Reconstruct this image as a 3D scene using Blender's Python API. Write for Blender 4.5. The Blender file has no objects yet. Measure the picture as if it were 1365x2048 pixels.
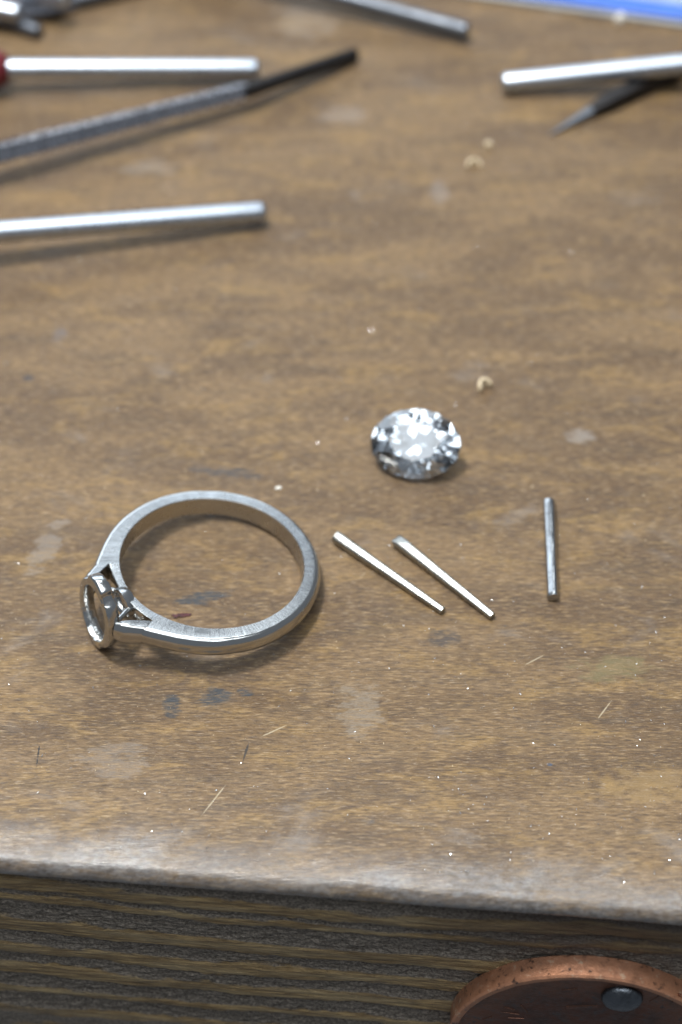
import bpy, bmesh, math, random
from mathutils import Vector, Matrix, noise

S = 0.001                      # everything below is written in millimetres
R = math.radians
random.seed(7)
scene = bpy.context.scene
col = scene.collection

# ------------------------------------------------------------------ camera
PITCH = R(47.066); FPX = 3600.0; HCAM = 128.27
CAM = Vector((0, -HCAM / math.tan(PITCH), HCAM))
cd = bpy.data.cameras.new("camera"); cam = bpy.data.objects.new("camera", cd); col.objects.link(cam)
cam.location = CAM * S
cam.rotation_euler = (math.pi / 2 - PITCH, 0, 0)
cd.sensor_fit = 'HORIZONTAL'; cd.sensor_width = 36.0; cd.lens = 36.0 * FPX / 1365.0
cd.clip_start = 0.005; cd.clip_end = 20.0
cd.dof.use_dof = True; cd.dof.focus_distance = 0.157; cd.dof.aperture_fstop = cd.lens / 3.3
scene.camera = cam

# ------------------------------------------------------------------ light
world = bpy.data.worlds.new("World"); scene.world = world; world.use_nodes = True
bgn = world.node_tree.nodes["Background"]
bgn.inputs[0].default_value = (0.80, 0.89, 1.0, 1); bgn.inputs[1].default_value = 0.20

def area(name, loc, target, sx, sy, watts, color):
    l = bpy.data.lights.new(name, 'AREA'); l.shape = 'RECTANGLE'; l.size = sx * S; l.size_y = sy * S
    l.energy = watts; l.color = color
    o = bpy.data.objects.new(name, l); col.objects.link(o)
    o.location = Vector(loc) * S
    o.rotation_euler = (Vector(target) - Vector(loc)).to_track_quat('-Z', 'Y').to_euler()
    return o
area("bench_lamp", (-130, 40, 560), (0, 0, 0), 110, 70, 3.0, (1.0, 0.97, 0.92))
area("window_panel", (-330, 1000, 540), (0, 0, 0), 1200, 460, 4.0, (0.78, 0.89, 1.0))
area("ceiling_panel", (-60, -190, 1100), (0, 0, 0), 1200, 860, 10.5, (0.88, 0.95, 1.0))
area("ceiling_strip", (-220, 640, 1100), (0, 0, 0), 1000, 260, 4.2, (0.86, 0.94, 1.0))

scene.view_settings.view_transform = 'Standard'; scene.view_settings.look = 'None'
scene.view_settings.exposure = 0.06; scene.view_settings.gamma = 1.0
scene.render.engine = 'CYCLES'
scene.cycles.max_bounces = 16; scene.cycles.transmission_bounces = 14; scene.cycles.glossy_bounces = 8
scene.cycles.sample_clamp_indirect = 25.0
scene.cycles.blur_glossy = 0.3

# ------------------------------------------------------------------ helpers
_r = Vector((1, 0, 0)); _d = Vector((0, -math.sin(PITCH), -math.cos(PITCH))); _f = Vector((0, math.cos(PITCH), -math.sin(PITCH)))
def ray(x, y): return _r * ((x - 682.5) / FPX) + _d * ((y - 1024) / FPX) + _f
def at(x, y, z=0.0):
    d = ray(x, y); return CAM + d * ((z - CAM.z) / d.z)

def tag(o, label=None, cat=None, group=None, kind=None):
    if label: o["label"] = label
    if cat: o["category"] = cat
    if group: o["group"] = group
    if kind: o["kind"] = kind
    return o
def empty(name, loc=(0, 0, 0), rot=(0, 0, 0)):
    o = bpy.data.objects.new(name, None); col.objects.link(o)
    o.location = Vector(loc) * S; o.rotation_euler = rot; o.empty_display_size = 0.002
    return o
def mesh_obj(name, verts, faces, mats, parent=None, loc=(0, 0, 0), rot=(0, 0, 0), midx=None, smooth=True, sharp=40, attrs=None):
    me = bpy.data.meshes.new(name)
    me.from_pydata([(v[0] * S, v[1] * S, v[2] * S) for v in verts], [], faces)
    if not isinstance(mats, (list, tuple)): mats = [mats]
    for m in mats: me.materials.append(m)
    if midx:
        me.polygons.foreach_set("material_index", midx)
    me.polygons.foreach_set("use_smooth", [smooth] * len(me.polygons))
    me.update(calc_edges=True)
    bm = bmesh.new(); bm.from_mesh(me); bmesh.ops.recalc_face_normals(bm, faces=bm.faces); bm.to_mesh(me); bm.free()
    if smooth and sharp: me.set_sharp_from_angle(angle=R(sharp))
    if attrs:
        for k, vals in attrs.items():
            a = me.attributes.new(k, 'FLOAT', 'POINT'); a.data.foreach_set("value", vals)
    o = bpy.data.objects.new(name, me); col.objects.link(o)
    o.location = Vector(loc) * S; o.rotation_euler = rot
    if parent: o.parent = parent
    return o

class MB:
    """collects loft surfaces into one mesh"""
    def __init__(s): s.v = []; s.f = []; s.m = []
    def loft(s, rings, closed=True, caps=(True, True), loop=False, mats=None, m=0):
        n = len(rings[0]); b = len(s.v)
        for r in rings: s.v += [tuple(p) for p in r]
        L = len(rings)
        for i in range(L if loop else L - 1):
            j = (i + 1) % L
            for k in range(n if closed else n - 1):
                q = (k + 1) % n
                s.f.append((b + i * n + k, b + i * n + q, b + j * n + q, b + j * n + k)); s.m.append(mats[k] if mats else m)
        if not loop:
            if caps[0]: s.f.append(tuple(b + k for k in range(n))); s.m.append(m)
            if caps[1]: s.f.append(tuple(b + (L - 1) * n + k for k in range(n))); s.m.append(m)
        return s
    def obj(s, name, mats, parent=None, **k):
        return mesh_obj(name, s.v, s.f, mats, parent, midx=s.m, **k)

def nz(x, y=0.0, z=0.0): return noise.noise(Vector((x, y, z)))
def fbm(x, y=0.0, z=0.0, o=4): return noise.fractal(Vector((x, y, z)), 1.0, 2.0, o)

# ------------------------------------------------------------------ materials
class NT:
    def __init__(s, name):
        s.mat = bpy.data.materials.new(name); s.mat.use_nodes = True
        s.t = s.mat.node_tree; s.n = s.t.nodes; s.p = s.n["Principled BSDF"]; s.out = s.n["Material Output"]
    def link(s, a, b): s.t.links.new(a, b)
    def val(s, x, inp):
        if isinstance(x, (int, float)): inp.default_value = x
        elif isinstance(x, (tuple, list)):
            inp.default_value = tuple(x) if len(x) == len(inp.default_value) else tuple(x) + (1,)
        else: s.link(x, inp)
    def coord(s, scale=(1, 1, 1), rot=(0, 0, 0), kind='Object'):
        tc = s.n.new("ShaderNodeTexCoord"); mp = s.n.new("ShaderNodeMapping")
        mp.inputs['Scale'].default_value = [q * 1000 for q in scale]
        mp.inputs['Rotation'].default_value = rot
        s.link(tc.outputs[kind], mp.inputs['Vector']); return mp.outputs[0]
    def noise(s, vec, scale=1.0, detail=4, rough=0.55, dist=0.0):
        t = s.n.new("ShaderNodeTexNoise"); s.link(vec, t.inputs['Vector'])
        t.inputs['Scale'].default_value = scale; t.inputs['Detail'].default_value = detail
        t.inputs['Roughness'].default_value = rough; t.inputs['Distortion'].default_value = dist
        return t.outputs['Fac']
    def math(s, op, a, b=0.0, c=0.0, clamp=False):
        m = s.n.new("ShaderNodeMath"); m.operation = op; m.use_clamp = clamp
        for i, x in enumerate((a, b, c)): s.val(x, m.inputs[i])
        return m.outputs[0]
    def ramp(s, fac, a, b, lo=0.0, hi=1.0):
        m = s.n.new("ShaderNodeMapRange"); m.interpolation_type = 'SMOOTHSTEP'
        for i, x in enumerate((fac, a, b, lo, hi)): s.val(x, m.inputs[i])
        return m.outputs[0]
    def mix(s, fac, a, b, mode='MIX'):
        m = s.n.new("ShaderNodeMix"); m.data_type = 'RGBA'; m.blend_type = mode; m.clamp_factor = True
        s.val(fac, m.inputs[0]); s.val(a, m.inputs[6]); s.val(b, m.inputs[7]); return m.outputs[2]
    def bump(s, h, strength=0.5, dist=0.1, normal=None):
        b = s.n.new("ShaderNodeBump"); b.inputs['Strength'].default_value = strength; b.inputs['Distance'].default_value = dist * S
        s.link(h, b.inputs['Height'])
        if normal: s.link(normal, b.inputs['Normal'])
        return b.outputs[0]
    def attr(s, name):
        a = s.n.new("ShaderNodeAttribute"); a.attribute_name = name; return a.outputs['Fac']
    def set(s, **k):
        names = dict(color='Base Color', rough='Roughness', metal='Metallic', normal='Normal', spec='Specular IOR Level', coat='Coat Weight', coat_rough='Coat Roughness', trans='Transmission Weight', ior='IOR', aniso='Anisotropic', alpha='Alpha')
        for a, b in k.items(): s.val(b, s.p.inputs[names[a]])
        return s.mat

# front edge of the bench: the line where the flat top ends, seen along two image points
E0 = at(0, 1696); E1 = at(1365, 1801)
EDIR = (E1 - E0); EDIR.z = 0; EDIR.normalize()
EIN = Vector((-EDIR.y, EDIR.x, 0))            # points away from the camera, into the bench
EORG = (E0 + E1) / 2
EANG = math.atan2(EDIR.y, EDIR.x)

def wood_top():
    w = NT("varnished_bench_wood")
    base = w.coord()
    sep = w.n.new("ShaderNodeSeparateXYZ"); w.link(base, sep.inputs[0])
    X, Y = sep.outputs[0], sep.outputs[1]
    patch = w.noise(w.coord((0.035, 0.12, 0.1)), 1, 5, 0.62, 0.8)
    streak = w.noise(w.coord((0.12, 0.9, 0.5), (0, 0, R(2))), 1, 6, 0.62, 0.5)
    fine = w.noise(w.coord((0.75, 4.6, 1)), 1, 5, 0.65)
    pore = w.noise(w.coord((1.1, 8.5, 1), (0, 0, R(-1.5))), 1, 3, 0.6)
    gold = w.noise(w.coord((0.11, 0.40, 1)), 1, 6, 0.68, 0.8)
    c = w.mix(w.ramp(patch, 0.40, 0.60), (0.114, 0.065, 0.027), (0.192, 0.117, 0.051))
    c = w.mix(w.ramp(streak, 0.47, 0.68, 0, 0.45), c, (0.080, 0.053, 0.028))
    c = w.mix(w.ramp(gold, 0.50, 0.66, 0, 0.46), c, (0.33, 0.20, 0.060))
    haze_n = w.noise(w.coord((0.20, 0.42, 1), (0, 0, R(4))), 1, 6, 0.7, 0.4)
    c = w.mix(w.ramp(haze_n, 0.54, 0.74, 0, 0.30), c, (0.165, 0.138, 0.115))
    c = w.mix(w.ramp(fine, 0.50, 0.62, 0, 0.68), c, (0.070, 0.042, 0.024))
    c = w.mix(w.ramp(fine, 0.47, 0.35, 0, 0.60), c, (0.35, 0.236, 0.118))
    c = w.mix(w.ramp(pore, 0.57, 0.66, 0, 0.70), c, (0.045, 0.029, 0.019))
    c = w.mix(w.ramp(pore, 0.41, 0.32, 0, 0.45), c, (0.48, 0.375, 0.26))
    # grey rubbed patches; the extra grey towards the front edge is painted sheen
    edge = w.math('ADD', w.math('MULTIPLY', X, EIN.x), w.math('MULTIPLY', Y, EIN.y))
    edge = w.math('SUBTRACT', edge, EORG.dot(EIN))                 # mm from the edge, inwards
    wear_n = w.noise(w.coord((0.09, 0.16, 1)), 1, 6, 0.65, 0.7)
    edge_sheen = w.ramp(edge, 9.0, -1.0, 0, 0.14)
    wear_sheen = w.ramp(w.math('ADD', wear_n, edge_sheen), 0.58, 0.80)
    fleck = w.ramp(pore, 0.30, 0.60, 0.35, 1.0)
    wear_sheen = w.math('MULTIPLY', wear_sheen, fleck)
    c = w.mix(w.math('MULTIPLY', wear_sheen, 0.60), c, (0.27, 0.245, 0.225))
    # stains and marks with places of their own (px, py, rx mm, ry mm, colour, strength)
    wob = w.noise(w.coord((0.42, 0.95, 1)), 1, 6, 0.72)
    grit = w.ramp(w.math('ADD', fine, w.math('MULTIPLY', w.math('SUBTRACT', pore, 0.5), 0.6)), 0.38, 0.56, 0.45, 1.0)
    def spot(px, py, rx, ry, colr, k, c, rot=0.0, soft=0.9, wid=False):
        P = at(px, py)
        dx = w.math('SUBTRACT', X, P.x); dy = w.math('SUBTRACT', Y, P.y)
        cr, sr = math.cos(rot), math.sin(rot)
        a = w.math('ADD', w.math('MULTIPLY', dx, cr / rx), w.math('MULTIPLY', dy, sr / rx))
        b = w.math('ADD', w.math('MULTIPLY', dx, -sr / ry), w.math('MULTIPLY', dy, cr / ry))
        d = w.math('ADD', w.math('POWER', w.math('ABSOLUTE', a), 2), w.math('POWER', w.math('ABSOLUTE', b), 2))
        d = w.math('ADD', d, w.math('MULTIPLY', w.math('SUBTRACT', wob, 0.5), 5.5))
        return w.mix(w.math('MULTIPLY', w.ramp(d, 1.0, 1.0 - soft, 0, k), 1.0 if wid else grit), c, colr)
    blue = (0.035, 0.042, 0.050); dark = (0.03, 0.024, 0.02); pale = (0.42, 0.38, 0.33)
    c = spot(55, 755, 0.75, 0.55, (0.03, 0.03, 0.037), 1.0, c)
    c = spot(118, 672, 0.9, 1.6, (0.13, 0.125, 0.14), 0.6, c)
    c = spot(1160, 872, 1.6, 1.3, (0.31, 0.28, 0.25), 0.6, c)
    c = spot(400, 1196, 3.4, 0.75, blue, 1.0, c, R(14))
    c = spot(345, 1412, 0.9, 1.4, blue, 0.95, c)
    c = spot(430, 1398, 1.8, 1.3, blue, 0.95, c)
    c = spot(490, 1386, 0.8, 0.6, blue, 1.0, c)
    c = spot(885, 1275, 1.6, 1.2, (0.05, 0.042, 0.04), 0.8, c)
    c = spot(460, 945, 4.0, 0.8, (0.055, 0.05, 0.05), 0.85, c, R(-8))
    c = spot(95, 1090, 1.3, 4.6, (0.29, 0.265, 0.24), 0.45, c, R(-20))
    c = spot(230, 1520, 3.6, 2.2, (0.30, 0.26, 0.22), 0.32, c)
    c = spot(720, 1415, 2.2, 3.4, (0.30, 0.25, 0.19), 0.5, c)
    c = spot(1230, 1335, 4.0, 1.8, (0.19, 0.165, 0.070), 0.5, c)
    c = spot(1300, 1570, 4.5, 2.2, (0.40, 0.26, 0.10), 0.4, c)
    c = spot(740, 1640, 0.9, 0.5, (0.07, 0.075, 0.085), 0.7, c)
    c = spot(1100, 1529, 0.30, 0.22, (0.05, 0.07, 0.11), 0.95, c)
    c = spot(300, 335, 3.5, 1.8, (0.33, 0.30, 0.27), 0.35, c)
    c = spot(880, 385, 1.3, 2.4, (0.31, 0.28, 0.26), 0.4, c)
    c = spot(690, 230, 4.0, 2.0, (0.31, 0.28, 0.26), 0.35, c)
    c = spot(610, 40, 5.0, 5.0, (0.33, 0.30, 0.27), 0.35, c)
    def scratch(px0, py0, px1, py1, wid, colr, k, c):
        A = at(px0, py0); B = at(px1, py1); M = (A + B) / 2; L = (B - A).length / 2
        return spot((px0 + px1) / 2, (py0 + py1) / 2, L, wid, colr, k, c, math.atan2(B.y - A.y, B.x - A.x), 0.7, True)
    c = scratch(79, 1490, 73, 1532, 0.10, (0.02, 0.017, 0.015), 1.0, c)
    c = scratch(499, 1482, 484, 1530, 0.10, (0.03, 0.024, 0.02), 0.9, c)
    for q in ((735, 1140, 718, 1160), (1195, 1440, 1225, 1400), (1050, 1330, 1090, 1310), (520, 1475, 575, 1450), (1120, 1000, 1075, 1030), (395, 1640, 460, 1560)):
        c = scratch(*q, 0.07, (0.48, 0.40, 0.27), 0.7, c)
    w.p.inputs['Specular IOR Level'].default_value = 0.5
    r = w.math('ADD', w.ramp(wear_n, 0.35, 0.75, 0.46, 0.34), w.ramp(pore, 0.4, 0.7, -0.04, 0.10))
    h = w.math('ADD', w.math('MULTIPLY', pore, -0.6), w.math('ADD', w.math('MULTIPLY', fine, -0.7), w.math('MULTIPLY', w.noise(w.coord((5, 9, 5)), 1, 3, 0.7), 0.5)))
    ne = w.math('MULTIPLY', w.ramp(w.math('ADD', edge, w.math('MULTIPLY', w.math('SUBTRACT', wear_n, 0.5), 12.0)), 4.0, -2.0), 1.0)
    r = w.math('MULTIPLY', r, w.ramp(ne, 0.0, 1.0, 1.0, 0.48))
    h = w.math('MULTIPLY', h, w.ramp(ne, 0.0, 1.0, 1.0, 0.45))
    c = w.mix(w.math('MULTIPLY', ne, w.ramp(haze_n, 0.38, 0.62, 0.35, 0.75)), c, w.mix(w.ramp(w.noise(w.coord((1.6, 2.4, 2.4)), 1, 6, 0.75), 0.36, 0.64), (0.085, 0.084, 0.086), (0.22, 0.22, 0.225)))  # grey dust film on the edge, with its sheen painted into the colour
    sheen = w.ramp(w.math('ADD', edge, w.math('MULTIPLY', w.math('SUBTRACT', wear_n, 0.5), 40.0)), 20.0, 0.0)
    r = w.math('MULTIPLY', r, w.ramp(sheen, 0.0, 1.0, 1.0, 0.80)); h = w.math('MULTIPLY', h, w.ramp(sheen, 0.0, 1.0, 1.0, 0.80))
    w.link(w.ramp(ne, 0.0, 1.0, 0.5, 0.65), w.p.inputs['Specular IOR Level'])
    nrm = w.bump(h, 1.0, 0.14)
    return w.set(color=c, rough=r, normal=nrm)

def wood_front():
    w = NT("weathered_front_wood")
    band = w.attr("band")                                     # 0 soft grain, 1 hard ridge
    n1 = w.noise(w.coord((0.30, 4, 4)), 1, 5, 0.65)
    n2 = w.noise(w.coord((3.5, 6, 6)), 1, 5, 0.75)
    n3 = w.noise(w.coord((0.10, 0.3, 0.9)), 1, 3)
    hard = w.mix(w.ramp(n1, 0.36, 0.68), (0.20, 0.128, 0.058), (0.48, 0.33, 0.155))
    hard = w.mix(w.ramp(n3, 0.48, 0.66, 0, 0.6), hard, (0.46, 0.345, 0.19))
    soft = w.mix(w.ramp(n2, 0.36, 0.70), (0.105, 0.084, 0.064), (0.40, 0.34, 0.28))
    n4 = w.noise(w.coord((0.07, 0.5, 0.55)), 1, 4, 0.6, 0.4)
    mixf = w.math('ADD', w.math('ADD', band, w.math('MULTIPLY', w.math('SUBTRACT', n2, 0.5), 0.7)), w.math('MULTIPLY', w.math('SUBTRACT', n4, 0.5), 2.6))
    c = w.mix(w.ramp(mixf, 0.28, 0.72), soft, hard)
    c = w.mix(w.ramp(w.noise(w.coord((0.5, 7, 9)), 1, 4, 0.7), 0.54, 0.68, 0, 0.75), c, (0.05, 0.037, 0.027))
    X = w.n.new("ShaderNodeSeparateXYZ"); w.link(w.coord(), X.inputs[0])
    red = w.math('MULTIPLY', w.ramp(X.outputs[0], 2, 20), w.ramp(X.outputs[2], -13.0, -5.0))
    c = w.mix(w.math('MULTIPLY', red, 0.65), c, (0.052, 0.029, 0.021))
    h = w.math('ADD', w.math('MULTIPLY', n1, 0.5), n2)
    return w.set(color=c, rough=w.ramp(band, 0.2, 0.8, 0.75, 0.42), normal=w.bump(h, 1.0, 0.30), spec=0.4)

def metal(name, colr, rough, bump=None, brush=None, smudge=0.0):
    w = NT(name)
    r = rough; nrm = None
    n = w.noise(w.coord((1.3, 1.3, 1.3)), 1, 4, 0.6)
    r = w.ramp(n, 0.3, 0.7, rough * 0.8, rough * 1.25)
    c = colr
    if smudge: c = w.mix(w.ramp(w.noise(w.coord((0.9, 0.9, 0.9)), 1, 5, 0.7), 0.45, 0.7, 0, smudge), colr, tuple(q * 0.45 for q in colr))
    if brush == 'radial':
        sp = w.n.new("ShaderNodeSeparateXYZ"); w.link(w.coord(), sp.inputs[0])
        ang = w.math('ARCTAN2', sp.outputs[1], w.math('MULTIPLY', sp.outputs[0], -1.0))
        rad = w.math('SQRT', w.math('ADD', w.math('POWER', sp.outputs[0], 2), w.math('POWER', sp.outputs[1], 2)))
        cb = w.n.new("ShaderNodeCombineXYZ")
        w.link(w.math('ADD', w.math('MULTIPLY', ang, 190.0), w.math('MULTIPLY', rad, 1.6)), cb.inputs[0]); w.link(w.math('MULTIPLY', rad, 0.15), cb.inputs[1]); w.link(w.math('MULTIPLY', sp.outputs[2], 0.6), cb.inputs[2])
        b = w.noise(cb.outputs[0], 1.0, 2, 0.6)
        nrm = w.bump(b, 0.55, 0.025)
        r = w.math('ADD', r, w.ramp(b, 0.3, 0.7, -0.04, 0.05))
    elif brush:
        b = w.noise(w.coord(brush), 1, 3, 0.6); nrm = w.bump(b, bump or 0.3, 0.04)
    elif bump:
        b = w.noise(w.coord((2.2, 2.2, 2.2)), 1, 3, 0.6); nrm = w.bump(b, bump, 0.08)
    k = dict(color=c, rough=r, metal=1.0)
    if nrm: k['normal'] = nrm
    return w.set(**k)

def diamond_mat():
    w = NT("cut_diamond"); w.n.remove(w.p)
    g = w.n.new("ShaderNodeBsdfGlass"); g.inputs['Color'].default_value = (0.97, 0.985, 1.0, 1); g.inputs['Roughness'].default_value = 0.0; g.inputs['IOR'].default_value = 2.42
    w.link(g.outputs[0], w.out.inputs['Surface']); return w.mat

def coin_mat():
    w = NT("old_copper")
    n = w.noise(w.coord((0.5, 0.5, 0.5)), 1, 6, 0.7); m = w.noise(w.coord((1.1, 1.1, 1.1)), 1, 5, 0.7)
    rim = w.attr("rim")
    c = w.mix(w.ramp(n, 0.35, 0.65), (0.045, 0.020, 0.014), (0.105, 0.040, 0.024))
    c = w.mix(w.math('MULTIPLY', rim, w.ramp(n, 0.25, 0.6, 0.45, 1.0)), c, (0.44, 0.21, 0.12))
    c = w.mix(w.math('MULTIPLY', rim, w.ramp(m, 0.58, 0.70, 0, 0.8)), c, (0.50, 0.36, 0.25))
    c = w.mix(w.ramp(m, 0.44, 0.32, 0, 0.85), c, (0.035, 0.029, 0.029))
    met = w.ramp(n, 0.4, 0.7, 0.45, 0.75)
    return w.set(color=c, rough=w.ramp(m, 0.3, 0.7, 0.34, 0.55), metal=met, normal=w.bump(w.math('ADD', m, n), 0.5, 0.12))

def plain(name, colr, rough=0.5, var=0.25, bump=0.3, scale=2.0, **k):
    w = NT(name)
    n = w.noise(w.coord((scale,) * 3), 1, 4, 0.6)
    c = w.mix(w.ramp(n, 0.3, 0.7), tuple(q * (1 - var) for q in colr), tuple(min(1, q * (1 + var)) for q in colr))
    return w.set(color=c, rough=rough, normal=w.bump(n, bump, 0.06), **k)

M = dict(
    top=wood_top(), front=wood_front(),
    brushed=metal("brushed_platinum", (0.385, 0.395, 0.40), 0.22, brush='radial'),
    satin=metal("satin_platinum", (0.50, 0.49, 0.47), 0.30, brush=(2.0, 2.0, 0.8), bump=0.2),
    polished=metal("polished_platinum", (0.56, 0.56, 0.55), 0.14, bump=0.10),
    cast=metal("cast_platinum", (0.58, 0.585, 0.58), 0.20, bump=0.30, smudge=0.3),
    wire=metal("wire_platinum", (0.40, 0.40, 0.375), 0.30, bump=0.10, smudge=0.35),
    wire_bright=metal("bright_wire_platinum", (0.46, 0.47, 0.48), 0.18, bump=0.10, smudge=0.3),
    filing=metal("bright_filing", (0.85, 0.86, 0.88), 0.22),
    diamond=diamond_mat(), coin=coin_mat(),
    steel=metal("bright_steel", (0.50, 0.545, 0.61), 0.31, brush=(0.4, 5, 5), bump=0.07),
    steel_dull=metal("dull_steel", (0.17, 0.185, 0.21), 0.48, brush=(0.5, 4, 4), bump=0.15, smudge=0.4),
    steel_dark=metal("blackened_steel", (0.055, 0.052, 0.052), 0.45, bump=0.4, smudge=0.5),
    file=metal("file_steel", (0.50, 0.51, 0.56), 0.26, bump=0.45, smudge=0.7),
    nail=metal("nail_iron", (0.12, 0.13, 0.145), 0.36, bump=0.8, smudge=0.6),
    red=plain("red_plastic", (0.13, 0.012, 0.018), 0.4),
    cream=plain("cream_shaving", (0.62, 0.50, 0.33), 0.55),
    white=plain("white_chip", (0.80, 0.77, 0.70), 0.5),
    maroon=plain("maroon_flake", (0.050, 0.006, 0.008), 0.6, 0.7, 1.0, 5),
    tray=plain("tray_plastic", (0.27, 0.345, 0.41), 0.55, 0.08, 0.1, 0.3),
    tray_edge=plain("tray_edge_plastic", (0.30, 0.30, 0.28), 0.5, 0.08, 0.1, 0.3),
    blue=plain("blue_plastic", (0.035, 0.13, 0.52), 0.35, 0.08, 0.1, 0.3),
)

# ------------------------------------------------------------------ the bench (setting)
def bench():
    # local frame: x along the edge, y inwards, z up, origin on the edge of the flat top
    rad = 1.25
    xs = [-140, -90, -60] + [-45 + 0.30 * i for i in range(301)] + [60, 90, 140]
    prof = []                                       # (y, z) from the back of the bench to under the lip
    for y in (380, 200, 120, 60, 30, 20, 17, 15, 13, 11.5, 10, 9, 8, 7, 6, 5, 4, 3.2, 2.2, 1.5, 1.0, 0.6, 0.3): prof.append((y, 0.0))
    for i in range(0, 17):
        a = R(-6 + 106 * i / 16) if i else 0
        a = max(0, R(100 * i / 16)); prof.append((-rad * math.sin(a), -rad + rad * math.cos(a)))
    prof += [(-0.9, -1.7), (-0.2, -1.8), (3.0, -1.85)]
    v, f = [], []
    for x in xs:
        for (y, z) in prof:
            k = max(0.0, min(1.0, (2.5 - y) / 2.5)) if y < 2.5 else 0
            sl = 9.0 + 3.0 * nz(x * 0.05, 2.2, 0) - 0.10 * x
            slope = -0.5 * 0.30 / sl * max(0.0, sl - max(y, 0)) ** 2 * 0.28
            z = z + slope
            d = 0.06 * fbm(x * 0.35, y * 0.6, z * 0.6 + 3, 5) + 0.25 * nz(x * 0.07, 4.1, 0)
            dz = k * (d - 0.05); dy = -k * d * (1 if z < -0.2 else 0.3)
            v.append((x, y + dy, z + dz))
    n = len(prof)
    for i in range(len(xs) - 1):
        for j in range(n - 1): f.append((i * n + j, i * n + j + 1, (i + 1) * n + j + 1, (i + 1) * n + j))
    me_loc = EORG
    # the material of the top is laid out in scene millimetres, so bake the frame into the mesh
    vv = [tuple(me_loc + EDIR * p[0] + EIN * p[1] + Vector((0, 0, p[2]))) for p in v]
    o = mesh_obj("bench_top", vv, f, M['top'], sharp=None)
    tag(o, "brown varnished wooden bench top with a worn rounded front edge", "workbench", kind="structure")
    # ridged old board under the lip
    rnd = random.Random(3)
    zs = []; z = -1.9; bands = []
    edges = []
    t = -1.2; hard = True
    while t > -48:
        wdt = rnd.uniform(0.5, 2.6) if hard else rnd.uniform(1.0, 2.8)
        edges.append((t, t - wdt, hard, rnd.uniform(0, 99))); t -= wdt; hard = not hard
    zst = [-1.5 - 0.11 * i for i in range(230)] + [-27.2 - 1.5 * i for i in range(1, 12)]
    xst = [-140, -90, -60] + [-42 + 0.22 * i for i in range(383)] + [60, 90, 140]
    v, f, at_b = [], [], []
    for x in xst:
        for z in zst:
            zz = z + 1.2 * nz(x * 0.035, 1.7, z * 0.05) + 0.30 * nz(x * 0.20, 5.0, z * 0.3) + 0.12 * nz(x * 0.9, 8.0, z) + 0.010 * x
            b = 0.5
            for (t0, t1, h, sd) in edges:
                if t0 >= zz > t1:
                    m = min(t0 - zz, zz - t1) / (0.15 + 0.9 * abs(nz(x * 0.12, t0 * 3.1, 4.0)))
                    m = min(1, m)
                    b = 0.5 + 0.5 * m if h else 0.5 - 0.5 * m
                    break
            d = 0.26 * (b - 0.5) + (1 - b) * 0.26 * fbm(x * 0.8, z * 2.6, 2.2, 5) + b * 0.10 * fbm(x * 0.25, z * 3.0, 7.0, 4) + 0.25 * nz(x * 0.08, z * 0.25, 3)
            v.append((x, -0.55 - d, z)); at_b.append(b)
    n = len(zst)
    for i in range(len(xst) - 1):
        for j in range(n - 1): f.append((i * n + j, i * n + j + 1, (i + 1) * n + j + 1, (i + 1) * n + j))
    o2 = mesh_obj("bench_front_board", v, f, M['front'], loc=EORG, rot=(0, 0, EANG), sharp=None, attrs={"band": at_b})
    tag(o2, "weathered front board of the bench with dark grooved grain", "workbench", kind="structure")
bench()

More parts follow.
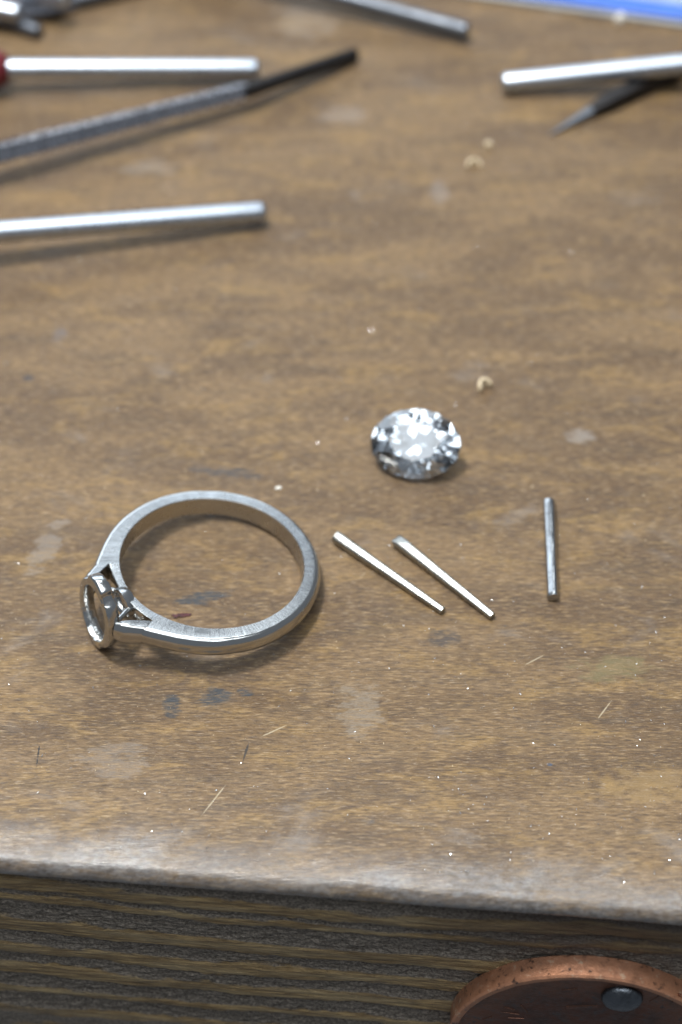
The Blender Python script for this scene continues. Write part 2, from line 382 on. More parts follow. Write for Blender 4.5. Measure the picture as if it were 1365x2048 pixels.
# ------------------------------------------------------------------ copper coin and nail on the front board
def front_point(px, py, off):
    """where the sight line meets a plane standing `off` mm in front of the front board"""
    P0 = EORG - EIN * (0.55 + off); d = ray(px, py); k = (P0 - CAM).dot(EIN) / d.dot(EIN); P = CAM + d * k
    q = P - EORG; return q.dot(EDIR), q.z
def coin():
    thick = 2.1
    ax, az = front_point(1192, 1915, 0.25)
    lx, lz = front_point(903, 2044, 0.25)
    # circle through the top point and the left point with its top at (ax, az)
    dx = ax - lx; dz = az - lz; rad = (dx * dx + dz * dz) / (2 * dz)
    root = empty("copper_coin", EORG + EDIR * ax - EIN * 0.60 + Vector((0, 0, az - rad)), (R(90), 0, EANG))
    tag(root, "old copper coin fixed flat to the weathered front board below the bench edge", "coin")
    prof = [(0.0, 0.05, 0), (rad - 1.25, 0.05, 0)]
    full = [(rad - 0.10, 0.0, 1), (rad, 0.12, 1), (rad, thick - 0.18, 1), (rad - 0.16, thick, 1), (rad - 0.60, thick, 0.8), (rad - 0.85, thick - 0.30, 0.2), (rad * 0.6, thick - 0.34, 0), (rad * 0.2, thick - 0.36, 0)]
    rings, ra = [], []
    N = 120
    for k in range(N):
        a = 2 * math.pi * k / N
        wob = 1 + 0.006 * nz(3 * math.cos(a), 3 * math.sin(a), 1)
        rings.append([(r * wob * math.cos(a), r * wob * math.sin(a), z + (0.05 * nz(r * math.cos(a) * .8, r * math.sin(a) * .8, 2) if z > 1 else 0)) for r, z, q in full])
        ra += [q for r, z, q in full]
    mb = MB(); mb.loft(rings, closed=False, loop=True)
    n = len(full); mb.f.append(tuple(k * n + n - 1 for k in range(N))); mb.m.append(0)
    mb.f.append(tuple(k * n for k in range(N))); mb.m.append(0)
    body = mb.obj("coin_body", M['coin'], root, sharp=38, attrs={"rim": ra})
    # worn raised lettering and relief: short bars on the field
    cx, cz = ax, az - rad
    def stroke(p0, p1, wd, h=0.09):
        a = Vector((front_point(*p0, thick)[0] - cx, front_point(*p0, thick)[1] - cz, 0)); b = Vector((front_point(*p1, thick)[0] - cx, front_point(*p1, thick)[1] - cz, 0))
        d = (b - a).normalized(); q = Vector((-d.y, d.x, 0)) * wd / 2; z0 = Vector((0, 0, thick - 0.45)); z1 = Vector((0, 0, thick - 0.36 + h))
        e = 0.35
        vs = [a - q + z0, b - q + z0, b + q + z0, a + q + z0, a + d * wd * .25 - q * e + z1, b - d * wd * .25 - q * e + z1, b - d * wd * .25 + q * e + z1, a + d * wd * .25 + q * e + z1]
        return mesh_obj("raised_letter_stroke", [tuple(x) for x in vs], [(0, 1, 2, 3), (4, 7, 6, 5), (0, 4, 5, 1), (1, 5, 6, 2), (2, 6, 7, 3), (3, 7, 4, 0)], M['coin'], root, attrs={"rim": [0.10] * 8}, smooth=False)
    for p0, p1, wd in (((1300, 2010), (1330, 1992), .35), ((1330, 1992), (1346, 2012), .35), ((1346, 2012), (1362, 1996), .35),
                       ((1122, 1988), (1158, 1985), .55), ((1130, 2022), (1200, 2019), .9), ((1000, 2030), (1040, 2036), .35), ((1042, 2016), (1056, 2033), .35), ((1008, 2020), (1030, 2027), .3), ((1015, 2042), (1050, 2044), .3), ((965, 2046), (985, 2040), .3)):
        stroke(p0, p1, wd)
    # nail through the coin: a domed dark head, a thing of its own held in the board
    nx, nz_ = front_point(1245, 1999, thick)
    r = 1.78
    prof = [(0.95 * r, -0.25), (1.0 * r, 0.05), (0.99 * r, 0.32), (0.90 * r, 0.58), (0.70 * r, 0.80), (0.42 * r, 0.92), (0.15 * r, 0.96)]
    rings = []
    for q, z in prof: rings.append([(q * (1 + 0.05 * nz(2 * math.cos(a), 2 * math.sin(a), 5)) * math.cos(a), q * (1 + 0.05 * nz(2 * math.cos(a), 2 * math.sin(a), 5)) * math.sin(a), z + 0.05 * nz(q * 2 * math.cos(a), q * 2 * math.sin(a), 9)) for a in [2 * math.pi * k / 32 for k in range(32)]])
    mb = MB(); mb.loft(rings)
    shank = [[(0.75 * math.cos(a), 0.75 * math.sin(a), z) for a in [2 * math.pi * k / 16 for k in range(16)]] for z in (-0.2, -3.0)]
    root2 = empty("nail", EORG + EDIR * nx - EIN * (0.60 + thick - 0.34) + Vector((0, 0, nz_)), (R(90), 0, EANG))
    mb.obj("nail_head", M['nail'], root2, sharp=60)
    MB().loft(shank).obj("nail_shaft", M['nail'], root2)
    tag(root2, "dark domed nail head driven through the copper coin", "nail")
coin()

# ------------------------------------------------------------------ the ring
HT = 1.05
def ring():
    TILT = 7.6; AL = 33.3
    pts_out = {}                       # outer edge of the shoulder by angle from +X
    def r_out(a):                      # a in degrees 0..158
        tb = [(0, 10.0), (60, 10.02), (95, 10.08), (110, 10.12), (122, 10.22), (135, 10.36), (143, 10.52), (149, 10.74), (155, 11.06)]
        for (a0, r0), (a1, r1) in zip(tb, tb[1:]):
            if a <= a1:
                k = (a - a0) / (a1 - a0); return r0 + (r1 - r0) * k + 0.09 * (1 - (a / 155) ** 6)
        return tb[-1][1]
    BUL = 0.56
    def section(I, O, h, file_tilt=0.0, bulge=BUL, inner_round=0.06):
        """closed section from the inner point I to the outer point O (2D), returns points and material per side"""
        I = Vector((I[0], I[1], 0)); O = Vector((O[0], O[1], 0)); d = O - I; w = d.length; d.normalize()
        wt = w - bulge
        P = []; mt = []
        def add(s, z, m): P.append(I + d * s + Vector((0, 0, z))); mt.append(m)
        c = inner_round
        add(0, -h + c, 1); add(0, h - c, 1); add(c, h, 0); add(wt * 0.5, h - file_tilt * 0.5, 0); add(wt - 0.05, h - file_tilt, 2)
        for i in range(0, 15):
            q = R(80 - 160 * i / 14)
            add(wt + bulge * math.cos(q), (h - file_tilt) * math.copysign(abs(math.sin(q)) ** 0.97, math.sin(q)), 2)
        add(wt - 0.05, -h, 0); add(c, -h, 1)
        return P, mt
    root = empty("ring_mount")
    tag(root, "brushed silvery ring mount with an empty oval setting, lying on its side", "ring")
    mb = MB()
    # main shank, from -155 to +155 degrees
    st = [-155 + 310 * i / 240 for i in range(241)]
    rings = []; mt = None
    for a in st:
        ar = R(a); aa = abs(a)
        ri = 8.5 + 0.02 * nz(a * 0.05, 2, 0)
        ro = r_out(aa) + 0.02 * nz(a * 0.08, 5, 0)
        # hand-filed top face: shallow facets
        tl = 0.045 + 0.035 * nz(a * 0.035, 9.3, 0) + 0.012 * nz(a * 0.2, 1.3, 0)
        tl += 0.055 * math.exp(-((a - 62) / 5.0) ** 2)
        h = HT + 0.02 * nz(a * 0.03, 3.3, 0)
        P, mt = section((ri * math.cos(ar), ri * math.sin(ar)), (ro * math.cos(ar), ro * math.sin(ar)), h, tl)
        rings.append(P)
    mb.loft(rings, caps=(False, False), mats=mt)
    # arms up to the oval rail
    for s in (1, -1):
        path = []
        i0 = Vector((9.54 * math.cos(R(155)), 9.54 * math.sin(R(155)))); o0 = Vector((r_out(155) * math.cos(R(155)), r_out(155) * math.sin(R(155))))
        inn = [i0, Vector((-9.45, 3.60)), Vector((-10.2, 3.22)), Vector((-10.9, 2.95)), Vector((-11.55, 2.72))]
        ou = [o0, Vector((-10.75, 4.22)), Vector((-11.2, 3.92)), Vector((-11.6, 3.55)), Vector((-11.95, 3.05))]
        hh = [HT, HT * 1.06, HT * 1.12, HT * 1.12, HT * 0.95]
        rr = []
        for k in range(33):
            t = k / 8.0; i = min(3, int(t)); q = t - i
            def cr(L):
                p = [L[max(0, i - 1)], L[i], L[i + 1], L[min(4, i + 2)]]
                return 0.5 * ((2 * p[1]) + (p[2] - p[0]) * q + (2 * p[0] - 5 * p[1] + 4 * p[2] - p[3]) * q * q + (3 * p[1] - p[0] - 3 * p[2] + p[3]) * q ** 3)
            a, b, h = cr(inn), cr(ou), hh[i] * (1 - q) + hh[i + 1] * q
            P, mt = section((a.x, a.y * s), (b.x, b.y * s), h, 0.0)
            rr.append(P)
        mb.loft(rr, caps=(False, True), mats=[2 if m == 1 else m for m in mt])
    # inner branch under the head
    rr = []
    for k in range(49):
        a = 155 + 50 * k / 48; ar = R(a); dd = abs(a - 180)
        ro = 9.54 - 0.22 * (1 - (dd / 25) ** 2)
        h = HT * (0.90 + 0.10 * (dd / 25) ** 4) if k not in (0, 48) else HT
        P, mt2 = section((8.5 * math.cos(ar), 8.5 * math.sin(ar)), (ro * math.cos(ar), ro * math.sin(ar)), h, 0, bulge=0.12, inner_round=0.08)
        rr.append(P)
    mb.loft(rr, caps=(False, False), mats=mt2)
    shank = mb.obj("shank", [M['brushed'], M['satin'], M['polished']], root, sharp=32)
    # oval gallery rail with four claw notches
    A, B, X0, X1 = 2.85, 4.05, -12.36, -11.1
    rings = []; N = 180
    for k in range(N):
        p = 2 * math.pi * k / N
        nt = 0
        for c in (52, 128, 232, 308):
            d = ((math.degrees(p) - c + 180) % 360) - 180
            nt = max(nt, math.exp(-(d / 9.5) ** 4))
        dz = 0.40 * nt
        ny, nzv = math.cos(p) / A, math.sin(p) / B; l = math.hypot(ny, nzv); ny /= l; nzv /= l
        wall = 0.72 + 0.28 * abs(math.sin(p)) ** 2
        def pt(x, inset): return (x, A * math.cos(p) - ny * inset, B * math.sin(p) - nzv * inset)
        sec = []
        c = 0.16
        fr = dz * 0.55      # notch is deeper to the back
        for x, ins in ((X0, wall - 0.10), (X0 + 0.02, wall * 0.6), (X0 + 0.03, wall * 0.35 + fr), (X0 + c * 0.6, c * 0.5 + fr), (X0 + c * 1.6, 0.0 + dz), (X0 + 0.65, -0.03 + dz), (X1 - c * 1.5, 0.02 + dz), (X1 - c * 0.4, c * 0.55 + dz), (X1, wall * 0.5 + dz * .5), (X1 + 0.02, wall * 0.85), (X1 - 0.2, wall * 1.08), (X0 + 0.7, wall * 1.10), (X0 + 0.22, wall * 1.02)):
            jit = 0.035 * nz(x * 1.3, 2.0 * math.cos(p) * A, 2.0 * math.sin(p) * B)
            sec.append(pt(x, ins + jit))
        rings.append(sec)
    mb = MB(); mb.loft(rings, loop=True)
    rail = mb.obj("gallery_rail", M['cast'], root, sharp=60)
    # collet under the stone, on the finger side
    rings = []
    for k in range(64):
        p = 2 * math.pi * k / 64
        sec = []
        for x, rr_ in ((-9.62, 0.98), (-9.66, 1.12), (-9.55, 1.30), (-9.2, 1.28), (-8.75, 1.22), (-8.56, 1.10), (-8.60, 0.86), (-9.0, 0.80), (-9.4, 0.84)):
            q = 1 + 0.06 * nz(2 * math.cos(p), 2 * math.sin(p), x)
            sec.append((x, 1.25 * rr_ * q * math.cos(p), 1.0 * rr_ * q * math.sin(p)))
        rings.append(sec)
    mb = MB(); mb.loft(rings, loop=True); mb.obj("lower_collet", M['cast'], root, sharp=60)
    # two stubs between collet and rail
    for s, zz in ((1, 0.35), (-1, 0.35)):
        mb = MB(); rr = []
        for t in range(9):
            q = t / 8; c = Vector((-9.4 - 1.85 * q, s * (1.25 + 1.1 * q), zz + 0.3 * q)); r = 0.26 + 0.10 * abs(q - .5)
            rr.append([(c.x + r * math.cos(b) * 0.6, c.y + r * math.cos(b) * 0.8 * s, c.z + r * math.sin(b)) for b in [2 * math.pi * j / 14 for j in range(14)]])
        mb.loft(rr); mb.obj("gallery_strut", M['cast'], root)
    # pose: head end raised on the rail, far side on the bench
    rot = Matrix.Rotation(R(AL), 4, 'Z') @ Matrix.Rotation(R(TILT), 4, 'Y')
    lows = []
    for o in root.children:
        lows.append(min((rot @ (v.co / S)).z for v in o.data.vertices))
    root.matrix_world = Matrix.Translation(Vector((-11.98, -9.54, -min(lows))) * S) @ rot
    print("ring lows", [round(x, 2) for x in lows], "z", -min(lows))
ring()

# ------------------------------------------------------------------ the diamond
def diamond():
    hc, hp, g = 1.12, 3.05, 0.16
    rt, rs, rl = 0.56, 0.795, 0.24
    P = []
    up, lo = hp + g, hp
    for k in range(8):
        a = R(45 * k)
        P.append((rt * math.cos(a), rt * math.sin(a), up + hc))
        b = a + R(22.5)
        P.append((rs * math.cos(b), rs * math.sin(b), up + hc * (1 - rs * math.cos(R(22.5))) / (1 - rt)))
        P.append((rl * math.cos(b), rl * math.sin(b), hp - hp * (1 - rl * math.cos(R(22.5)))))
    for k in range(16):
        a = R(22.5 * k)
        P.append((math.cos(a), math.sin(a), up)); P.append((math.cos(a), math.sin(a), lo))
    P.append((0, 0, 0))
    bm = bmesh.new()
    for x, y, z in P: bm.verts.new((x * 4.52, y * 3.55, z))
    r = bmesh.ops.convex_hull(bm, input=bm.verts)
    bmesh.ops.dissolve_limit(bm, angle_limit=R(0.6), verts=bm.verts, edges=bm.edges)
    bmesh.ops.recalc_face_normals(bm, faces=bm.faces)
    for vv in bm.verts: vv.co *= S
    me = bpy.data.meshes.new("oval_diamond"); bm.to_mesh(me); bm.free(); me.materials.append(M['diamond'])
    o = bpy.data.objects.new("oval_diamond", me); col.objects.link(o)
    # it lies on its pavilion, tipped towards the front edge of the bench
    rot = Matrix.Rotation(R(-4), 4, 'Z') @ Matrix.Rotation(R(34), 4, 'X') @ Matrix.Rotation(R(-6), 4, 'Y') @ Matrix.Rotation(R(-3), 4, 'Z')
    vs = [rot @ (v.co / S) for v in me.vertices]
    low = min(v.z for v in vs)
    mid = sum(vs, Vector()) / len(vs)
    C = Vector((0, 0, hp)); c = rot @ C
    tgt = at(832, 888, c.z - low)
    o.matrix_world = Matrix.Translation(Vector((tgt.x - c.x, tgt.y - c.y, -low)) * S) @ rot
    tag(o, "loose oval cut clear diamond sparkling on the bench", "diamond")
diamond()

# ------------------------------------------------------------------ rods, wires and tools
def rod(mb, A, B, prof, seg=24, shape=None, m=0):
    """prof: list of (t along A->B in mm, radius); shape(angle, t) scales the radius"""
    A = Vector(A); B = Vector(B); d = (B - A).normalized()
    up = Vector((0, 0, 1)); s = d.cross(up).normalized(); u = s.cross(d)
    rings = []
    for t, r in prof:
        c = A + d * t
        rings.append([tuple(c + (s * math.cos(a) + u * math.sin(a)) * r * (shape(a, t) if shape else 1)) for a in [2 * math.pi * (k + 0.5) / seg for k in range(seg)]])
    mb.loft(rings, m=m); return mb

def claw_wire(name, label, pa, pb, ra, rb, seed, mat, flat=0.0, chisel=False, bright=False):
    A = at(*pa, ra); B = at(*pb, rb); A.z = ra * 1.0; B.z = rb * 1.0
    L = (B - A).length
    prof = [(0.0, ra * 0.80), (0.05, ra * 0.95)]
    for k in range(1, 30):
        t = L * k / 30; q = k / 30; r = ra + (rb - ra) * q + 0.025 * nz(q * 6, seed, 0)
        prof.append((max(0.12, t), r))
    prof += [(L - 0.06, rb * 0.99), (L - 0.02, rb * 0.96), (L, rb * 0.88)]
    def shp(a, t):
        k = 1 + 0.02 * nz(3 * math.cos(a), 3 * math.sin(a), t * 1.1 + seed)
        if flat:
            for fa, amt in ((R(70), flat), (R(150), flat * 0.7), (R(-10), flat * 0.6)):
                c = math.cos(a - fa)
                if c > 0: k = min(k, (1 - amt) / max(c, 1e-3)) if (1 - amt) / max(c, 1e-3) < k else k
        if chisel and t < 1.6:
            c = math.sin(a)
            lim = 0.35 + 0.65 * t / 1.6
            if c > 0: k = min(k, lim / max(c, 1e-3))
        if bright and 5.0 < t: k *= 1 + 0.04 * math.cos(3 * a + 0.6)
        return k
    # origin at the wire's own base point
    mid = (A + B) / 2; base = Vector((mid.x, mid.y, 0))
    mb = MB(); rod(mb, A - base, B - base, prof, 28, shp)
    # drop to the bench
    low = min(v[2] for v in mb.v); mb.v = [(x, y, z - low) for x, y, z in mb.v]
    o = mb.obj(name, mat, loc=base, sharp=50)
    tag(o, label, "metal wire", "claw wires beside the ring")
    return o
claw_wire("claw_wire", "tapered silvery claw wire with a square-cut thick end, lying closest to the ring", (672, 1073), (887, 1222), 0.64, 0.38, 2.0, M['wire'], 0.12)
claw_wire("claw_wire", "tapered silvery claw wire with a chiselled thick end, between the two other wires", (792, 1078), (986, 1233), 0.68, 0.40, 5.0, M['wire'], 0.16, chisel=True)
claw_wire("claw_wire", "short straight shiny claw wire lying apart, pointing away from the bench edge", (1099, 1003), (1107, 1196), 0.63, 0.57, 8.0, M['wire_bright'], 0.10, bright=True)

def caps(prof, L, r, rnd):
    """rounded end at t = L"""
    for k in range(1, 8):
        a = R(90 * k / 7); prof.append((L - rnd + rnd * math.sin(a), r - rnd + rnd * math.cos(a) if k < 7 else max(0.05, r - rnd)))
    return prof
def steel_rod(label, pa, pb, r, mat, rnd=0.6, za=None, zb=None, length=None, name="steel_rod", grip=0):
    """from image point pa (may be out of the frame) to the visible tip pb"""
    za = r if za is None else za; zb = r if zb is None else zb
    A = at(*pa, za); B = at(*pb, zb)
    if length: A = B + (A - B).normalized() * length
    L = (B - A).length
    mid = (A + B) / 2; base = Vector((mid.x, mid.y, 0))
    prof = [(0, r - 0.2), (0.2, r)] + [(0.2 + (L - rnd - 0.2) * k / 10, r) for k in range(1, 11)]
    mb = MB(); rod(mb, A - base, B - base, caps(prof, L, r, rnd), 32)
    if grip:                      # thicker plain grip at the far end, resting on the bench
        o = empty(name, base); mb.obj("shaft", mat, o, sharp=60)
        d = (A - B).normalized(); G0 = A - d * 2; G1 = A + d * 26; k = grip - G1.z; G1.z = grip
        g = MB(); Lg = (G1 - G0).length
        rod(g, G0 - base, G1 - base, [(0, r + 0.05), (0.6, r + 0.5), (3.0, grip * 0.9), (6, grip), (Lg - 2, grip), (Lg - 0.5, grip * 0.9), (Lg, grip * 0.6)], 32)
        low = min(v[2] for v in g.v); g.v = [(x, y, z - low * min(1, max(0, ((Vector((x, y, z)) - (G0 - base)).dot((G1 - G0) / Lg)) / 8))) for x, y, z in g.v]
        g.obj("grip", mat, o, sharp=60)
    else:
        o = mb.obj(name, mat, loc=base, sharp=60)
    if label: tag(o, label, "steel rod", "steel rods laid out at the back of the bench")
    return o, A, B
steel_rod("bright steel rod with a rounded end lying alone, closest to the ring", (0, 463), (531, 423), 1.2, M['steel'], za=3.8, zb=1.7, length=44, grip=2.9)
steel_rod("dull grey steel rod with a blunt end beside the blue edged tray", (735, 8), (937, 62), 1.1, M['steel_dull'], 0.4, za=2.2, zb=1.5, length=34, grip=2.6)

# rod with a red handle
root = empty("red_handled_tool", at(270, 150))
A = at(18, 137, 3.0); B = at(520, 137, 1.7); base = at(270, 150)
mb = MB(); L = (B - A).length
rod(mb, A - base, B - base, caps([(-6, 1.2), (0, 1.22)] + [(L * k / 8, 1.22) for k in range(1, 8)] + [(L - 0.7, 1.22)], L, 1.22, 0.7), 32)
mb.obj("steel_shaft", M['steel'], root, sharp=60)
mb = MB(); d = (A - B).normalized()
HB = A.copy(); HA = A + d * 40; HA.z = 4.2
Lh = (HB - HA).length
rod(mb, HA - base, HB - base, [(0, 2.6), (0.5, 3.6), (2, 4.1), (Lh - 14, 4.1), (Lh - 5, 3.1), (Lh - 2.2, 2.45), (Lh - 0.9, 2.2), (Lh - 0.25, 1.8), (Lh, 1.3)], 32)
mb.obj("handle", M['red'], root, sharp=60)
tag(root, "bright steel shaft held in a dark red handle", "hand tool")

def stepped_tool(label, pa, pm, pt, s0, s1, r2, mat, tipmat, zt=None, length=None, lift=0.0):
    """square tapered body from pa to pm, then a thin round dark tip to pt"""
    A = at(*pa, s0 * 0.7 + lift); Bm = at(*pm, s1 * 0.7 + lift * 0.55); T = at(*pt, zt if zt else r2)
    if length: A = Bm + (A - Bm).normalized() * length
    base = Vector(((A.x + Bm.x) / 2, (A.y + Bm.y) / 2, 0))
    root = empty("needle_file", base)
    tag(root, label, "needle file", "needle files at the back of the bench")
    mb = MB(); L = (Bm - A).length
    d = (Bm - A).normalized(); s = d.cross(Vector((0, 0, 1))).normalized(); u = s.cross(d)
    rings = []
    for k in range(25):
        q = k / 24; h = (s0 + (s1 - s0) * q) / 2
        if k == 24: h *= 0.75
        c = A + d * (L * q) - base; ch = 0.18
        pr = []
        for x, y in ((1 - ch, -1), (1, -1 + ch), (1, 1 - ch), (1 - ch, 1), (-1 + ch, 1), (-1, 1 - ch), (-1, -1 + ch), (-1 + ch, -1)):
            # turned on edge a little so that one face looks to the camera
            a = R(24); X = x * math.cos(a) - y * math.sin(a); Y = x * math.sin(a) + y * math.cos(a)
            pr.append(tuple(c + s * (X * h) + u * (Y * h)))
        rings.append(pr)
    mb.loft(rings); low = 0.0 if lift else min(v[2] for v in mb.v); mb.v = [(x, y, z - low) for x, y, z in mb.v]
    mb.obj("blade", mat, root, sharp=30)
    mb = MB(); dd = (T - Bm).normalized(); Lt = (T - Bm).length
    st = Bm - base - dd * 2 - Vector((0, 0, max(0, low)))
    rod(mb, st, T - base, [(0, r2), (Lt * .5, r2), (Lt + 1.2, r2 * 0.95), (Lt + 1.9, r2 * 0.9), (Lt + 2, r2 * 0.7)], 20)
    mb.obj("thin_tang", tipmat, root, sharp=60)
    return root
stepped_tool("dark needle file with a speckled square blade and a thin blackened tang", (-90, 327), (513, 175), (712, 107), 2.3, 1.7, 0.92, M['file'], M['steel_dark'], lift=2.2)
stepped_tool("grey needle file lying under a bright rod by the blunt grey rod", (30, 19), (152, -3), (420, -60), 2.3, 2.0, 0.95, M['file'], M['steel_dull'], length=30)

steel_rod("bright steel rod with a rounded end lying across a grey needle file", (-70, -34), (137, -3), 1.2, M['steel'], 0.7, za=3.2, zb=4.0, length=40)
steel_rod("short dull grey rod with a blunt end beside the crossed file and rod", (-20, 30), (80, 64), 0.95, M['steel_dull'], 0.35, length=40)

steel_rod("pale rounded rod tip resting over the short dull grey rod", (-60, 8), (42, 27), 1.1, M['steel'], 0.7, za=3.2, zb=2.9, length=40)

# pointed dark tool and the rod lying across it
def scriber():
    T = at(1101, 269, 0.12); B = at(1300, 160, 0.9); base = at(1250, 200)
    d = (B - T).normalized(); root = empty("graver", base)
    tag(root, "dark pointed graver with a ground grey tip, lying under a bright rod", "graver")
    L = (B - T).length
    mb = MB(); s = d.cross(Vector((0, 0, 1))).normalized(); u = s.cross(d)
    def ringat(t, w, h, top):
        c = T + d * t - base; c.z = 0.05
        return [tuple(c + s * (x * w / 2) + Vector((0, 0, z * h))) for x, z in ((-0.75, 0), (0.75, 0), (1, 0.35), (0.8, top), (-0.35, 1.0), (-1, 0.45))]
    mb.loft([ringat(0, 0.25, 0.22, 0.8), ringat(3.0, 0.9, 0.75, 0.8), ringat(6.6, 1.7, 1.35, 0.8)])
    mb.obj("ground_tip", M['steel_dull'], root, sharp=25)
    mb = MB(); mb.loft([ringat(6.6, 1.9, 1.42, 0.9), ringat(9, 2.7, 1.8, 0.95), ringat(L + 1, 3.2, 2.1, 0.95), ringat(L + 36, 3.2, 2.1, 0.95)])
    mb.obj("blade", M['steel_dark'], root, sharp=30)
scriber()
steel_rod("bright steel rod with a rounded end lying across the dark pointed graver", (1365, 128), (1004, 166), 1.25, M['steel'], 0.6, za=3.6, zb=1.3, length=48)

# blue edged tray at the back
def tray():
    P0 = at(955, 0); P1 = at(1365, 57)
    dx = (P1 - P0); dx.z = 0; dx.normalize(); dy = Vector((-dx.y, dx.x, 0)); ang = math.atan2(dx.y, dx.x)
    org = P0 + dx * 14
    root = empty("plastic_tray", org, (0, 0, ang))
    tag(root, "flat pale plastic tray with a bright blue rim stripe", "tray")
    def slab(name, x0, x1, y0, y1, z0, z1, mat, ch=0.25):
        ring0 = [(x0 + ch, y0), (x1 - ch, y0), (x1, y0 + ch), (x1, y1 - ch), (x1 - ch, y1), (x0 + ch, y1), (x0, y1 - ch), (x0, y0 + ch)]
        ins = lambda e: [((x - (x0 + x1) / 2) * (1 - 2 * e / (x1 - x0)) + (x0 + x1) / 2, (y - (y0 + y1) / 2) * (1 - 2 * e / (y1 - y0)) + (y0 + y1) / 2) for x, y in ring0]
        mb = MB(); mb.loft([[(x, y, z0) for x, y in ring0], [(x, y, z1 - ch * .6) for x, y in ring0], [(x, y, z1) for x, y in ins(ch * .6)]])
        return mb.obj(name, mat, root, sharp=40)
    slab("tray_base", -22, 60, 0.0, 50, 0.0, 0.65, M['tray_edge'])
    slab("blue_rim", -21.2, 59.2, 0.55, 49.3, 0.6, 1.3, M['blue'])
    slab("tray_lid", -19.0, 57.0, 3.5, 46.5, 1.25, 1.4, M['tray'])
tray()

# ------------------------------------------------------------------ shavings, chips, flakes and metal dust
def curl(name, label, cat, px, py, rad, width, thick, sweep, rotz, mat, lift=0.0, group=None, tip=0.0):
    base = at(px, py)
    mb = MB(); rings = []
    n = 14
    for k in range(n):
        q = k / (n - 1); a = R(-sweep / 2 + sweep * q); w = width * (0.35 + 0.65 * math.sin(math.pi * (0.12 + 0.76 * q))); t = thick * (0.8 + 0.4 * nz(q * 5, px, 0))
        c = Vector((rad * math.cos(a), rad * math.sin(a), 0)); e = Vector((math.cos(a), math.sin(a), 0))
        tw = tip * (q - 0.5)
        rings.append([tuple(c + e * (x * t / 2 + tw * z * 0.3) + Vector((0, 0, z * w + 0.02 + lift * abs(q - 0.5)))) for x, z in ((-1, 0), (1, 0), (0.85, 0.5), (0.6, 1), (-0.6, 1), (-1.1, 0.5))])
    mb.loft(rings)
    o = mb.obj(name, mat, loc=base, rot=(0, 0, rotz), sharp=50)
    tag(o, label, cat, group)
    return o
curl("wax_shaving", "small cream curled shaving just behind the diamond", "shaving", 972, 778, 0.62, 1.0, 0.62, 200, R(120), M['cream'], tip=0.6)
curl("wax_shaving", "blurred cream shaving with a thin tail, farther from the diamond", "shaving", 950, 335, 0.75, 0.8, 0.5, 190, R(95), M['cream'], tip=0.7)
def chip(name, label, cat, px, py, lx, ly, h, rot, mat, seed):
    base = at(px, py); mb = MB(); rings = []
    for z, s in ((0.0, 0.85), (h * 0.35, 1.0), (h * 0.8, 0.8), (h, 0.45)):
        rings.append([(lx / 2 * s * math.cos(a) * (1 + 0.25 * nz(2 * math.cos(a), 2 * math.sin(a), seed + z)), ly / 2 * s * math.sin(a) * (1 + 0.25 * nz(2 * math.cos(a), 2 * math.sin(a), seed + 3)), z) for a in [2 * math.pi * k / 14 for k in range(14)]])
    mb.loft(rings); o = mb.obj(name, mat, loc=base, rot=(0, 0, rot), sharp=40)
    return tag(o, label, cat)
chip("cream_crumb", "round cream crumb between the far shaving and the pointed graver", "crumb", 978, 292, 1.0, 1.1, 0.7, 0, M['cream'], 1)
chip("white_crumb", "tiny white crumb just behind the ring band", "crumb", 557, 977, 0.75, 0.38, 0.22, R(15), M['white'], 4)
chip("pale_crumb", "pale rounded crumb against the blue edged tray", "crumb", 1240, 44, 1.4, 1.3, 1.3, 0, M['white'], 6)
# dark red flake lying inside the ring, jagged and slightly lifted
def flake():
    base = at(363, 1232); pts = [(-0.95, 0.05), (-0.8, 0.2), (-0.55, 0.12), (-0.35, 0.26), (0.1, 0.3), (0.5, 0.26), (0.92, 0.2), (0.98, 0.02), (0.75, -0.12), (0.3, -0.16), (0.0, -0.22), (-0.25, -0.14), (-0.5, -0.33), (-0.72, -0.3), (-0.7, -0.08)]
    mb = MB(); mb.loft([[(x, y, 0.01) for x, y in pts], [(x * .96, y * .93, 0.10 + 0.05 * nz(x * 3, y * 3, 1)) for x, y in pts]])
    tag(mb.obj("red_flake", M['maroon'], loc=base, rot=(0, 0, R(3)), smooth=False), "small dark red flake on the wood inside the ring", "flake")
flake()

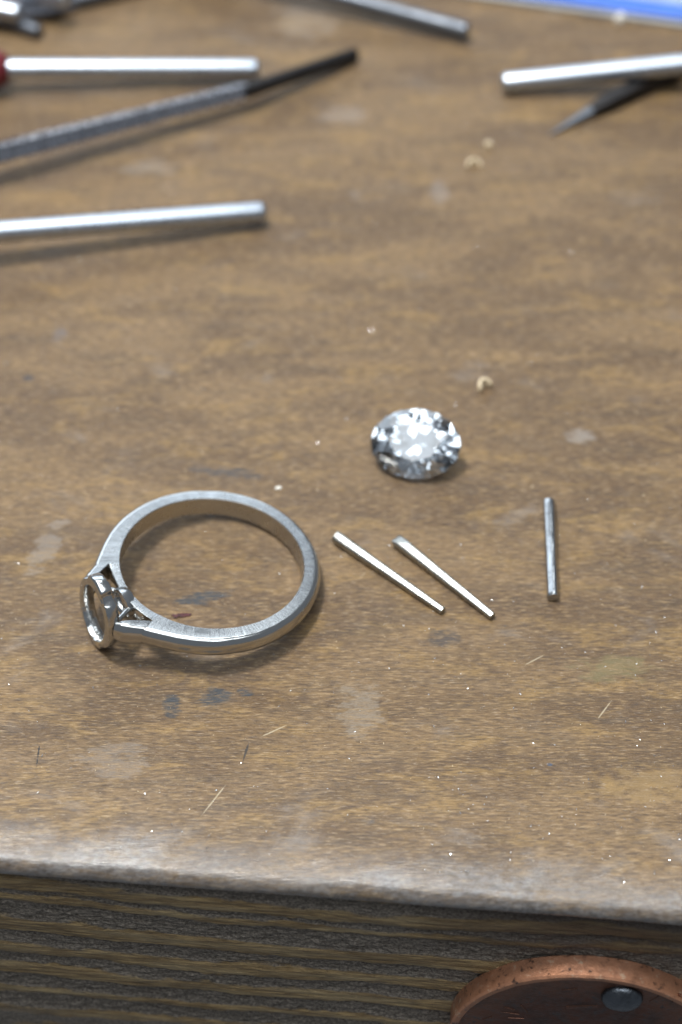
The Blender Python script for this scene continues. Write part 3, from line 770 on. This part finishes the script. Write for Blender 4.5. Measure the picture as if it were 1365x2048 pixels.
# loose bright filings and pale dust: far too many specks to count
def specks(name, label, cat, mat, seed, plan, extra=(), ex=0.1):
    rnd = random.Random(seed); v, f = [], []
    def bit(P, s, st=1.0):
        b = len(v); a = rnd.uniform(0, 6.28); ca, sa = math.cos(a), math.sin(a)
        for x, y, z in ((-1, -0.5, 0.0), (1, -0.4, 0.0), (0.7, 0.6, 0.0), (-0.8, 0.5, 0.0), (-.6, -.3, .5 + rnd.uniform(-.3, .5)), (.6, -.2, .5 + rnd.uniform(-.3, .5)), (.4, .4, .5 + rnd.uniform(-.3, .5)), (-.5, .3, .5 + rnd.uniform(-.3, .5))):
            x *= st; v.append((P.x + s * (x * ca - y * sa), P.y + s * (x * sa + y * ca), 0.003 + s * z))
        f.extend([(b + 3, b + 2, b + 1, b), (b + 4, b + 5, b + 6), (b + 4, b + 6, b + 7)] + [(b + k, b + (k + 1) % 4, b + 4 + (k + 1) % 4, b + 4 + k) for k in range(4)])
    for cnt, x0, x1, y0, y1, s0, s1 in plan:
        for k in range(cnt):
            x = rnd.uniform(x0, x1); y = rnd.uniform(y0, y1)
            P = at(x, y)
            if (P - EORG).dot(EIN) < 0.8: continue
            bit(P, s0 + (s1 - s0) * rnd.random() ** 2.5, rnd.uniform(0.8, 2.2))
    for x, y in extra: bit(at(x, y), ex, 1.2)
    o = mesh_obj(name, v, f, mat, smooth=False)
    tag(o, label, cat, kind="stuff")
spots = ((570, 93), (190, 548), (330, 503), (917, 97), (1015, 255), (1065, 766), (170, 985), (210, 975), (868, 445), (1200, 330), (385, 70), (705, 345), (280, 645), (535, 745), (405, 905), (635, 980))
stars = ((1040, 1667), (1062, 1653), (1022, 1706), (1135, 1712), (1205, 1718), (1340, 1722), (1110, 1490), (610, 1380), (800, 1310), (1280, 1480), (1303, 1441), (1275, 1492), (1302, 1590), (795, 1280), (1180, 1390), (1240, 1262), (1352, 1322), (700, 1730), (880, 1745), (380, 1600), (215, 1655))
specks("metal_filings", "fine bright metal filings scattered over the bench wood", "filings", M['filing'], 11, ((420, -30, 1395, 1000, 1800, 0.025, 0.09), (120, 850, 1395, 1230, 1760, 0.03, 0.10), (130, 0, 1365, 20, 1000, 0.03, 0.10)), stars, 0.065)
specks("pale_dust", "pale dust specks and crumbs lying on the bench wood", "dust", M['cream'], 12, ((300, -30, 1395, 1000, 1780, 0.018, 0.06), (160, 0, 1365, 20, 1000, 0.03, 0.09)), spots, 0.10)
